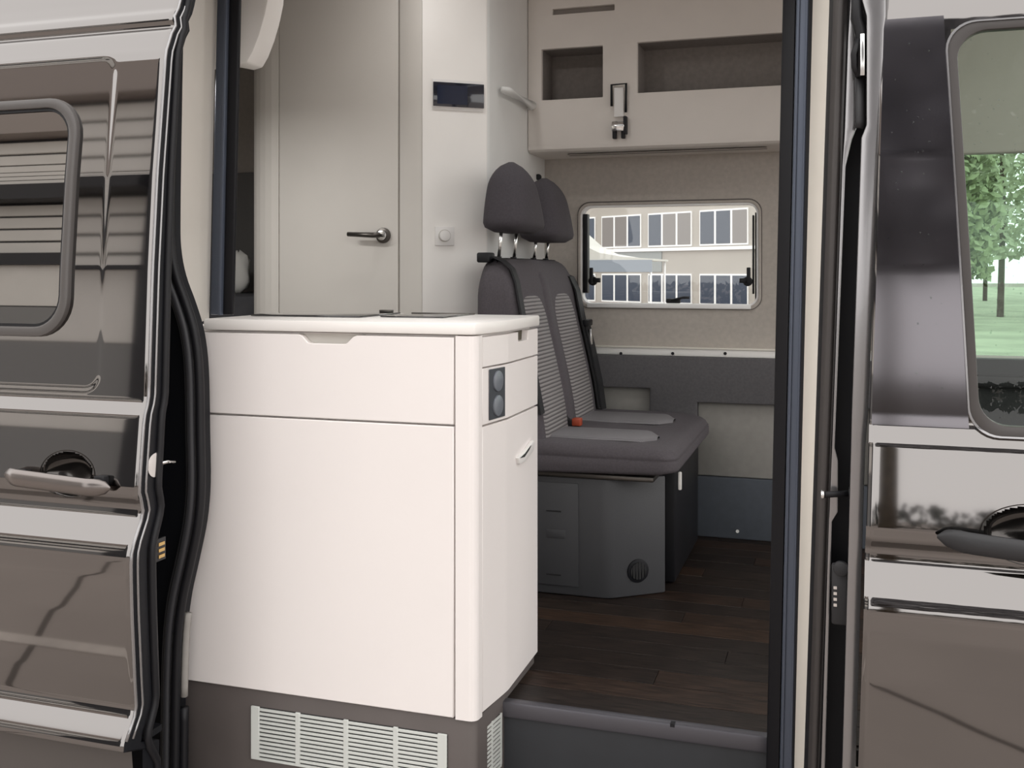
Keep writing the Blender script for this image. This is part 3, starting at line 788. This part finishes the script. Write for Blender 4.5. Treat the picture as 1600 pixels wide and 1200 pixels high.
pbox('plate', onpanel(679, 354), onpanel(709, 384), .0005, .008, 'switch_white', ls, .002)
c = onpanel(693.5, 368.5)+pn_*.008
disc('knob_ring', c, pn_, .021, .002, 'grip_shadow', ls); disc('knob', c+pn_*.002, pn_, .018, .008, 'switch_white', ls, bevel=.002)

# ================================================================== OVERHEAD CABINET
OY = 3.68
oh = empty('overhead_cabinet', (-.5, 3.8, 1.44), 'cream overhead cabinet with two open niches above the far window', 'cabinet')
N1 = (-1.066, -.832, 1.632, 1.822); N2 = (-.704, .10, 1.640, 1.824); SL = (-1.024, -.788, 1.948, 1.970)
plate('front', -1.1185, .195, 1.458, 2.118, [N1, N2, SL], lambda a, b, h: (a, OY+h, b), .022, 'over', oh, bevel=.005)
# rounded lower lip + underside
pts = [(OY, 1.46), (OY+.003, 1.448), (OY+.012, 1.441), (OY+.03, 1.438), (3.899, 1.434), (3.899, 1.452), (OY+.03, 1.456), (OY+.022, 1.46)]
prism('underside', pts, 'x', -1.1185, .195, 'over', oh)
box('lamp_strip', (-.98, OY+.06, 1.4295), (-.25, OY+.09, 1.4335), 'niche_lip', oh, bevel=.001)
for N in (N1, N2):
    n_ = empty('niche', ((N[0]+N[1])/2, OY+.1, N[2]), parent=oh)
    D = OY+.15
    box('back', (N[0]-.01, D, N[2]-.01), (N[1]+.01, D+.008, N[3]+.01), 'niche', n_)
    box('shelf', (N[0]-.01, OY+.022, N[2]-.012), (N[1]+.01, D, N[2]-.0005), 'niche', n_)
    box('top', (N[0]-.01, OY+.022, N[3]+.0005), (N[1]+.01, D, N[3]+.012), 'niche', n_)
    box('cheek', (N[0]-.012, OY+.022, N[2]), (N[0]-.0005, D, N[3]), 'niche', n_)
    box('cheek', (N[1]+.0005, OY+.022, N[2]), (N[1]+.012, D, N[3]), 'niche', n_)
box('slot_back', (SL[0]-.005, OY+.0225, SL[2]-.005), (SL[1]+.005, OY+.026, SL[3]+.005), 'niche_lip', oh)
la = empty('folding_clip', (-.765, OY, 1.48), parent=oh)
lx0, lx1 = -.800, -.738
tube('clip_frame', [(lx0+.004, OY-.012, 1.595), (lx0+.004, OY-.014, 1.672), (lx1-.004, OY-.014, 1.674), (lx1-.006, OY-.012, 1.570)], .0048, 'rubber', la, n=8)
box('tongue', (lx0+.012, OY-.012, 1.555), (lx1-.014, OY-.002, 1.662), 'switch_white', la, bevel=.002)
prism('clasp', [(OY-.002, 1.535), (OY-.018, 1.54), (OY-.032, 1.522), (OY-.028, 1.50), (OY-.002, 1.51)], 'x', lx0+.006, lx1-.008, 'chrome', la, bevel=.003)
box('clasp_side', (lx1-.012, OY-.03, 1.49), (lx1, OY-.002, 1.555), 'rubber', la, bevel=.003)
for x in (lx0+.012, lx1-.018): box('prong', (x-.004, OY-.02, 1.475), (x+.010, OY-.002, 1.51), 'rubber', la, bevel=.003)

# ================================================================== BENCH
bn = empty('bench_seat', (-.75, 3.42, 0), 'grey fabric double bench seat with two headrests on a dark pedestal', 'seat')
SY0, SY1 = 3.005, 3.825
def rring(x0, x1, y0, y1, r, z, n=5, rb=None):
    P = []
    for cx, cy, a in ((x1-r, y1-r, 0), (x0+r, y1-r, 90), (x0+r, y0+r, 180), (x1-r, y0+r, 270)):
        for i in range(n+1):
            t = math.radians(a+90*i/n); P.append((cx+r*math.cos(t), cy+r*math.sin(t), z))
    return P
ZT = 1.035
def xfront(z): return -.872-.105*sstep(.40, 1.06, z)-.03*sstep(.93, 1.06, z)
def xback(z): return -1.098+.012*sstep(.9, 1.05, z)
rings = []
for z in frange(.38, ZT-.12, 10)+[ZT-.12+.12*math.sin(math.radians(a)) for a in range(10, 91, 10)]:
    s = max(0, (z-(ZT-.12))/.12); e = .105*(1-math.sqrt(max(0, 1-s*s)))
    f = .03*(1-math.sqrt(max(0, 1-max(0, (z-(ZT-.03))/.03)**2)))
    rings.append(rring(xback(z)+f, xfront(z)-f, SY0+.03+e*.9, SY1-e, .035, z))
loft('backrest', rings, 'fabric', bn, smooth=True)
def insert(name, y0, y1, z0, z1, r, m, fx):
    V = []; F = []; zs = frange(z0, z1-r, 12)+[z1-r+r*math.sin(math.radians(a)) for a in range(15, 91, 15)]
    for j, z in enumerate(zs):
        s = max(0, (z-(z1-r))/r); e = r*(1-math.sqrt(max(0, 1-s*s)))*.9
        a, b = y0+e, y1-e
        edge = 1-.9*(j == len(zs)-1)
        for y, h in ((a, -.004), (a+.012, .006*edge), ((a+b)/2, .007*edge), (b-.012, .006*edge), (b, -.004)):
            V.append((fx(z)+h, y, z))
        if j:
            for k in range(4): F.append(((j-1)*5+k, (j-1)*5+k+1, j*5+k+1, j*5+k))
    return mk(name, V, F, m, bn, smooth=True, fix=False)
insert('rib_panel', 3.07, 3.335, .47, .912, .09, 'fabric_rib', xfront)
insert('rib_panel', 3.455, 3.715, .47, .912, .09, 'fabric_rib', xfront)
insert('centre_band', 3.348, 3.443, .46, .99, .03, 'fabric', lambda z: xfront(z)-.001)
# headrests
def headrest(cy, z0, z1, yw_, x0, x1):
    h = empty('headrest', ((x0+x1)/2, cy, z0), parent=bn)
    rings = []; k = 16
    for i in range(k+1):
        t = i/k; z = z0+(z1-z0)*t
        sy = (1-.48*t**1.5)*math.sqrt(max(.02, 1-max(0, (t-.70)/.30)**2))*math.sqrt(max(.1, 1-max(0, (.10-t)/.10)**2*.5))
        sx = (1-.38*t**1.6)*math.sqrt(max(.03, 1-max(0, (t-.62)/.38)**2))*math.sqrt(max(.1, 1-max(0, (.12-t)/.12)**2*.6))
        cx = (x0+x1)/2-.012*(t-.4)
        rings.append([(cx+(x1-x0)/2*sx*math.copysign(abs(math.cos(a))**.6, math.cos(a)), cy+yw_/2*sy*math.copysign(abs(math.sin(a))**.6, math.sin(a)), z) for a in [2*math.pi*j/24 for j in range(24)]])
    loft('cushion', rings, 'fabric_dark', h, smooth=True)
    for dy in (-.08, .08):
        tube('post', [(-1.043, cy+dy, 1.02), (-1.03, cy+dy, z0+.03)], .0058, 'chrome', h, n=10)
        disc('collar', (-1.043, cy+dy, 1.028), (0, 0, 1), .011, .012, 'rubber', h, n=12)
headrest(3.185, 1.118, 1.348, .30, -1.10, -.935)
headrest(3.578, 1.098, 1.330, .30, -1.10, -.935)
# seat cushion
rings = []
cx0, cx1 = -.955, -.458
for z, f in ((.378, .012), (.380, .004), (.386, .0), (.405, 0), (.428, 0), (.431, .004), (.434, .001), (.452, .006), (.462, .012), (.469, .022), (.472, .034), (.4735, .06)):
    zt = z
    rings.append([(x, y, zz-(.012*sstep(-.62, -.46, x) if z > .44 else 0)+(.016*sstep(-.60, -.46, x) if z < .4 else 0)) for x, y, zz in rring(cx0+f*.3, cx1-f-.0, SY0+f*.75, SY1-f*.5, .05, zt, 6)])
loft('seat_cushion', rings, 'fabric', bn, smooth=True)
def top_insert(y0, y1, x0, x1):
    V = []; F = []; xs_ = frange(x0, x1-.05, 10)+[x1-.035, x1-.02, x1-.008, x1]
    for j, x in enumerate(xs_):
        e = (y1-y0)/2*.75*sstep(x1-.055, x1+.004, x)**1.5
        zz = .4735-.012*sstep(-.62, -.46, x)
        for y, h in ((y0+e, -.003), (y0+e+.01, .0045), ((y0+y1)/2, .006), (y1-e-.01, .0045), (y1-e, -.003)): V.append((x, y, zz+h))
        if j:
            for k in range(4): F.append(((j-1)*5+k, j*5+k, j*5+k+1, (j-1)*5+k+1))
    return mk('seat_panel', V, F, 'fabric_rib_seat', bn, smooth=True, fix=False)
top_insert(3.10, 3.30, -.90, -.545); top_insert(3.47, 3.70, -.90, -.555)
box('pan_edge', (-.93, 3.03, .362), (-.53, 3.80, .3775), 'steel_dark', bn, bevel=.004)
# pedestal
BP = [(-1.05, 3.035), (-.69, 3.035), (-.672, 3.037), (-.655, 3.045), (-.514, 3.152), (-.545, 3.19), (-.60, 3.78), (-1.05, 3.78)]
pb = prism('pedestal', BP, 'z', .001, .362, 'base_plastic', bn, bevel=.006)
box('flap', (-.99, 3.030, .03), (-.762, 3.036, .345), 'base_plastic', pb, bevel=.002)
box('flap_latch', (-.862, 3.028, .175), (-.802, 3.031, .20), 'base_plastic', pb, bevel=.001)
box('flap_rib', (-.862, 3.0285, .255), (-.815, 3.031, .259), 'dark_plastic', pb)
box('flap_rib', (-.862, 3.0285, .06), (-.815, 3.031, .064), 'dark_plastic', pb)
fd = Vector((.141, .107, 0)).normalized(); fn = Vector((fd.y, -fd.x, 0))
c = Vector((-.590, 3.0945, .078))
disc('vent_ring', c-fn*.002, fn, .036, .006, 'jamb', pb, bevel=.002)
disc('vent_core', c+fn*.004, fn, .026, .002, 'dark_gap', pb)
for i in range(-2, 3):
    q = c+fd*(i*.010)+fn*.0055; hh = math.sqrt(.027**2-(i*.010)**2)
    tube('vent_bar', [q-Vector((0, 0, hh)), q+Vector((0, 0, hh))], 0.0016, 'jamb', pb, n=6)
box('under_seat_shade', (-.598, 3.25, .002), (-.50, 3.80, .36), 'rubber', bn, bevel=.01)  # black block added for the shade in the void under the seat
box('release_lever', (-.463, 3.065, .338), (-.453, 3.076, .392), 'rail_white', bn, bevel=.003)
# belts
def strap(name, pts, wv, m='belt', t=.003):
    """flat strap through points; wv = half width vector"""
    wv = Vector(wv); V = []; F = []
    for i, p in enumerate(pts):
        p = Vector(p); a = Vector(pts[max(i-1, 0)]); b = Vector(pts[min(i+1, len(pts)-1)]); n = (b-a).cross(wv).normalized()*t
        V += [p-wv-n, p+wv-n, p+wv+n, p-wv+n]
        if i:
            x, y = (i-1)*4, i*4; F += [(x+k, x+(k+1) % 4, y+(k+1) % 4, y+k) for k in range(4)]
    F += [(0, 1, 2, 3), tuple(len(V)-4+k for k in range(4))]
    return mk(name, V, F, m, bn, smooth='auto')
bz = [1.038, 1.03, 1.0, .95, .88, .78, .65, .53]
strap('belt', [(-1.08, 3.085, 1.03), (-1.045, 3.085, 1.037), (-1.015, 3.075, 1.025)]+[(xfront(z)+.006, 3.075-.035*(i/6), z) for i, z in enumerate([1.0, .96, .90, .80, .68, .55])], (0, .021, 0))
box('belt_guide', (-1.10, 3.055, 1.02), (-1.055, 3.11, 1.052), 'rubber', bn, bevel=.006)
strap('belt', [(-1.04, 3.76, 1.0), (xfront(.97)+.004, 3.775, .97)]+[(xfront(z)+.012, 3.785, z) for z in (.92, .82, .70, .58, .48)], (0, .034, 0))
strap('belt', [(xfront(z)+.02, 3.80, z) for z in (.80, .70, .58, .47)], (0, .036, 0))
box('belt_tongue', (xfront(.74)+.02, 3.775, .715), (xfront(.74)+.03, 3.80, .775), 'chrome', bn, bevel=.002)
box('tongue_stop', (xfront(.79)+.012, 3.755, .785), (xfront(.79)+.034, 3.83, .81), 'rubber', bn, bevel=.005)
bk = empty('buckle', (-.85, 3.36, .47), parent=bn)
box('buckle_body', (-.90, 3.33, .462), (-.845, 3.365, .492), 'rubber', bk, bevel=.006)
box('button', (-.858, 3.325, .474), (-.828, 3.358, .500), 'red', bk, bevel=.004)
strap('buckle_strap', [(-.885, 3.325, .52), (-.878, 3.335, .50), (-.868, 3.345, .485)], (0, .013, 0))
disc('knob', PY(842, 277, 3.80), (0, -1, 0), .012, .012, 'rubber', bn, n=14, bevel=.002)
bpost = PY(842, 277, 3.80)
tube('knob_stem', [(bpost.x-.06, 3.80, bpost.z), (bpost.x, 3.80, bpost.z)], .005, 'rubber', bn, n=8)

# ================================================================== OUTSIDE, beyond the far window
ab = empty('office_building', (-6, 50.5, GZ), 'pale building with rows of white framed windows seen through the camper window', 'building')
e = Vector((.83, -.557, 0)).normalized(); nb = Vector((e.y, -e.x, 0)); B0 = Vector((-6.05, 50.5, 0))
def bbox(name, s0, s1, z0, z1, h0, h1, m, parent):
    V = []
    for h in (h0, h1):
        for s, z in ((s0, z0), (s1, z0), (s1, z1), (s0, z1)):
            c = B0+e*s+nb*h; V.append((c.x, c.y, z))
    return mk(name, V, [(0,1,2,3),(7,6,5,4),(0,1,5,4),(1,2,6,5),(2,3,7,6),(3,0,4,7)], m, parent)
bbox('wall', -26, 6.5, GZ, 9, -8, 0, 'facade', ab)
bbox('grey_panel', -14, -3.2, 1.0, 2.05, 0, .06, 'facade_grey', ab)
for zr in ((2.28, 4.02), (-.62, .90), (5.4, 7.0)):
    bbox('sill', -25, 6.4, zr[0]-.22, zr[0]-.06, 0, .16, 'win_white', ab)
    for g in range(-6, 2):
        s0 = .35+g*3.5-1.0
        wn_ = bbox('window', s0, s0+2.98, zr[0], zr[1], 0, .06, 'win_white', ab)
        for k in range(3):
            a = s0+.06+k*1.0
            bbox('pane', a, a+.86, zr[0]+.08, zr[1]-.08, .06, .075, 'win_blind' if (g*3+k+int(zr[0])) % 4 in (0, 1) and zr[0] > 1 else 'win_dark', wn_)
tn = empty('reflection_shape', (-6.2, 25, GZ), 'white curved shape standing in for a reflection in the far window', 'window_reflection')  # outdoor shape built in place of a reflection on the camper window
q = [PY(u, v, 25) for u, v in ((800, 300), (870, 335), (907, 368), (925, 384), (950, 396), (985, 402), (1032, 405), (1032, 408), (800, 408))]
prism('reflection_curve', [(p.x, p.z) for p in q], 'y', 24, 26.2, 'window_reflection', tn)
q0, q1 = PY(800, 425, 25), PY(1030, 408, 25)
box('reflection_band', (q0.x, 23.98, q0.z), (q1.x, 24.02, q1.z+.02), 'window_reflection_blue', tn)
for x in (q0.x+.05, q1.x-.05):
    for y in (24.1, 26.1): tube('pole', [(x, y, GZ), (x, y, 1.25)], .03, 'win_white', tn, n=8)

# trees beyond the cab
def tree(x, y, h, r, lm, label, n=1500):
    t = empty('tree', (x, y, GZ), label, 'tree', group='trees beyond the cab windows')
    tube('trunk', [(x, y, GZ), (x+.1, y, GZ+h*.3), (x-.05, y+.1, GZ+h*.75)], [.12, .09, .03], 'bark', t, n=8)
    V = []; F = []
    for i in range(n):
        a = random.uniform(0, 2*math.pi); zz = random.uniform(.16, 1); rr = r*math.sqrt(random.random())*math.sin(math.pi*min(1, .12+zz*.86))
        c = Vector((x+rr*math.cos(a), y+rr*math.sin(a), GZ+h*zz)); s = random.uniform(.09, .22)
        u_ = Vector((random.gauss(0, 1), random.gauss(0, 1), random.gauss(0, 1))).normalized(); v_ = u_.orthogonal().normalized()
        k = len(V); V += [c-u_*s, c+v_*s*.6, c+u_*s, c-v_*s*.6]; F.append((k, k+1, k+2, k+3))
    f = mk('foliage', V, F, lm, t, fix=False); f['kind'] = 'stuff'
tree(5.4, 40, 13, 2.6, 'leaf1', 'slim pale green tree in the middle behind the cab window', 5000)
tree(10.8, 46, 14, 2.6, 'leaf0', 'mid green tree to the right behind the cab window', 5000)
tree(7.6, 62, 18, 3.2, 'leaf1', 'tall pale tree furthest behind the cab window', 5000)
tree(3.3, 33, 9, 1.2, 'leaf0', 'narrow green tree at the left behind the cab window', 4000)
tree(15, 62, 16, 3.0, 'leaf2', 'dark green tree at the far right beyond the cab', 4000)

# ================================================================== OUTSIDE, across the yard (what the glossy paint mirrors)
hb = empty('clad_hall', (-14, -10, GZ), 'hall with pale horizontal cladding across the yard, mirrored in the doors', 'building')
HY = -9.0
box('core', (-40, HY-6, GZ), (-9.7, HY-.05, 7.5), 'clad_dark', hb)
HX = -9.7
z = 2.62
while z < 6.2:
    if not 3.7 < z+.13 < 4.42: box('board', (-40, HY-.06, z), (HX, HY, z+.255), 'clad', hb, bevel=.01, seg=1)
    z += .30
box('base_wall', (-40, HY-.06, GZ), (HX, HY+.02, .95), 'clad_grey', hb)
box('base_band', (-40, HY-.06, .97), (HX, HY+.02, 2.15), 'clad', hb)
box('beam', (-40, HY-.02, 2.15), (HX, HY+.3, 2.6), 'clad_dark', hb)
box('beam', (-40, HY-.02, 3.82), (HX, HY+.5, 4.35), 'clad_dark', hb)
box('eaves', (-40.5, HY-.06, 6.25), (HX, HY+.3, 7.6), 'clad_brown', hb)
box('corner_post', (HX+.02, HY-.3, GZ), (HX+.9, HY+.3, 7.6), 'clad_dark', hb)
tube('brace', [(-17.5, HY+.4, 4.1), (-13.0, HY+.4, 2.4)], .16, 'steel_dark', hb, n=8)
yt = empty('yard_tree', (.6, -10.5, GZ), 'big dark tree across the yard, mirrored in the front door', 'tree')
tube('trunk', [(.55, -10.5, GZ), (.6, -10.5, 1.5), (.5, -10.6, 5)], [.13, .11, .07], 'bark', yt, n=8)
V = []; F = []
for i in range(4200):
    a = random.uniform(0, 2*math.pi); q = random.random(); zz = 2.3+5.2*q; rr = 4.6*math.sqrt(random.random())*math.sqrt(max(.05, 1-(2*abs(q-.42))**2*.7))
    c = Vector((1.2+rr*math.cos(a), -11+rr*math.sin(a)*.7, zz)); sz = random.uniform(.12, .26)
    u_ = Vector((random.gauss(0, 1), random.gauss(0, 1), random.gauss(0, 1))).normalized(); v_ = u_.orthogonal().normalized()
    k = len(V); V += [c-u_*sz, c+v_*sz*.7, c+u_*sz, c-v_*sz*.7]; F.append((k, k+1, k+2, k+3))
f = mk('foliage', V, F, 'leaf_dark', yt, fix=False); f['kind'] = 'stuff'
V = []; F = []
for i in range(5000):
    c = Vector((random.uniform(-9, 16), -21+random.uniform(-.5, .5), GZ+.05+1.25*random.random())); sz = random.uniform(.06, .14)
    u_ = Vector((random.gauss(0, 1), random.gauss(0, 1), random.gauss(0, 1))).normalized(); v_ = u_.orthogonal().normalized()
    k = len(V); V += [c-u_*sz, c+v_*sz*.7, c+u_*sz, c-v_*sz*.7]; F.append((k, k+1, k+2, k+3))
hg = mk('dark_row', V, F, 'dark_row', fix=False); tag(hg, 'low dark leafy row added to mirror as the dark car band in the front door', 'dark_row', kind='stuff')  # unseen leafy row, added for the dark band of cars in the paint

ms = box('parking_line', (-9, .40, GZ), (-1.1, .46, GZ+.004), 'line'); tag(ms, 'worn pale line painted on the yard', 'marking')

def seam(pts):
    V = []; F = []
    for i, (x, y) in enumerate(pts):
        x += random.uniform(-.008, .008); V += [(x-.014, y, GZ+.003), (x+.014, y, GZ+.003)]
        if i: F.append((2*i-2, 2*i-1, 2*i+1, 2*i))
    mk('seam', V, F, 'seam', gnd, fix=False)
seam([(-2.55+(-1.5)*t, 1.2+(-2.75)*t) for t in frange(0, 1, 24)])
seam([(-.1+1.6*t, .09+1.095*t) for t in frange(0, 1, 24)])
cl_ = empty('ceiling_fill', (-1.15, 2.8, 2.1), 'small round ceiling light, unseen, added to brighten the interior', 'fill_lamp')  # second unseen light, added to lift the interior brightness
disc('bezel', (-1.15, 2.8, 2.1195), (0, 0, -1), .05, .012, 'chrome', cl_, bevel=.003)
disc('lens', (-1.15, 2.8, 2.1073), (0, 0, -1), .04, .003, 'fill_glow', cl_)
ld2 = bpy.data.lights.new('fill_light', 'AREA'); ld2.shape = 'DISK'; ld2.size = .08; ld2.energy = .8; ld2.color = (1, .985, .97)
lo2 = bpy.data.objects.new('fill_light', ld2); _link(lo2, cl_, (-1.15, 2.8, 2.10))
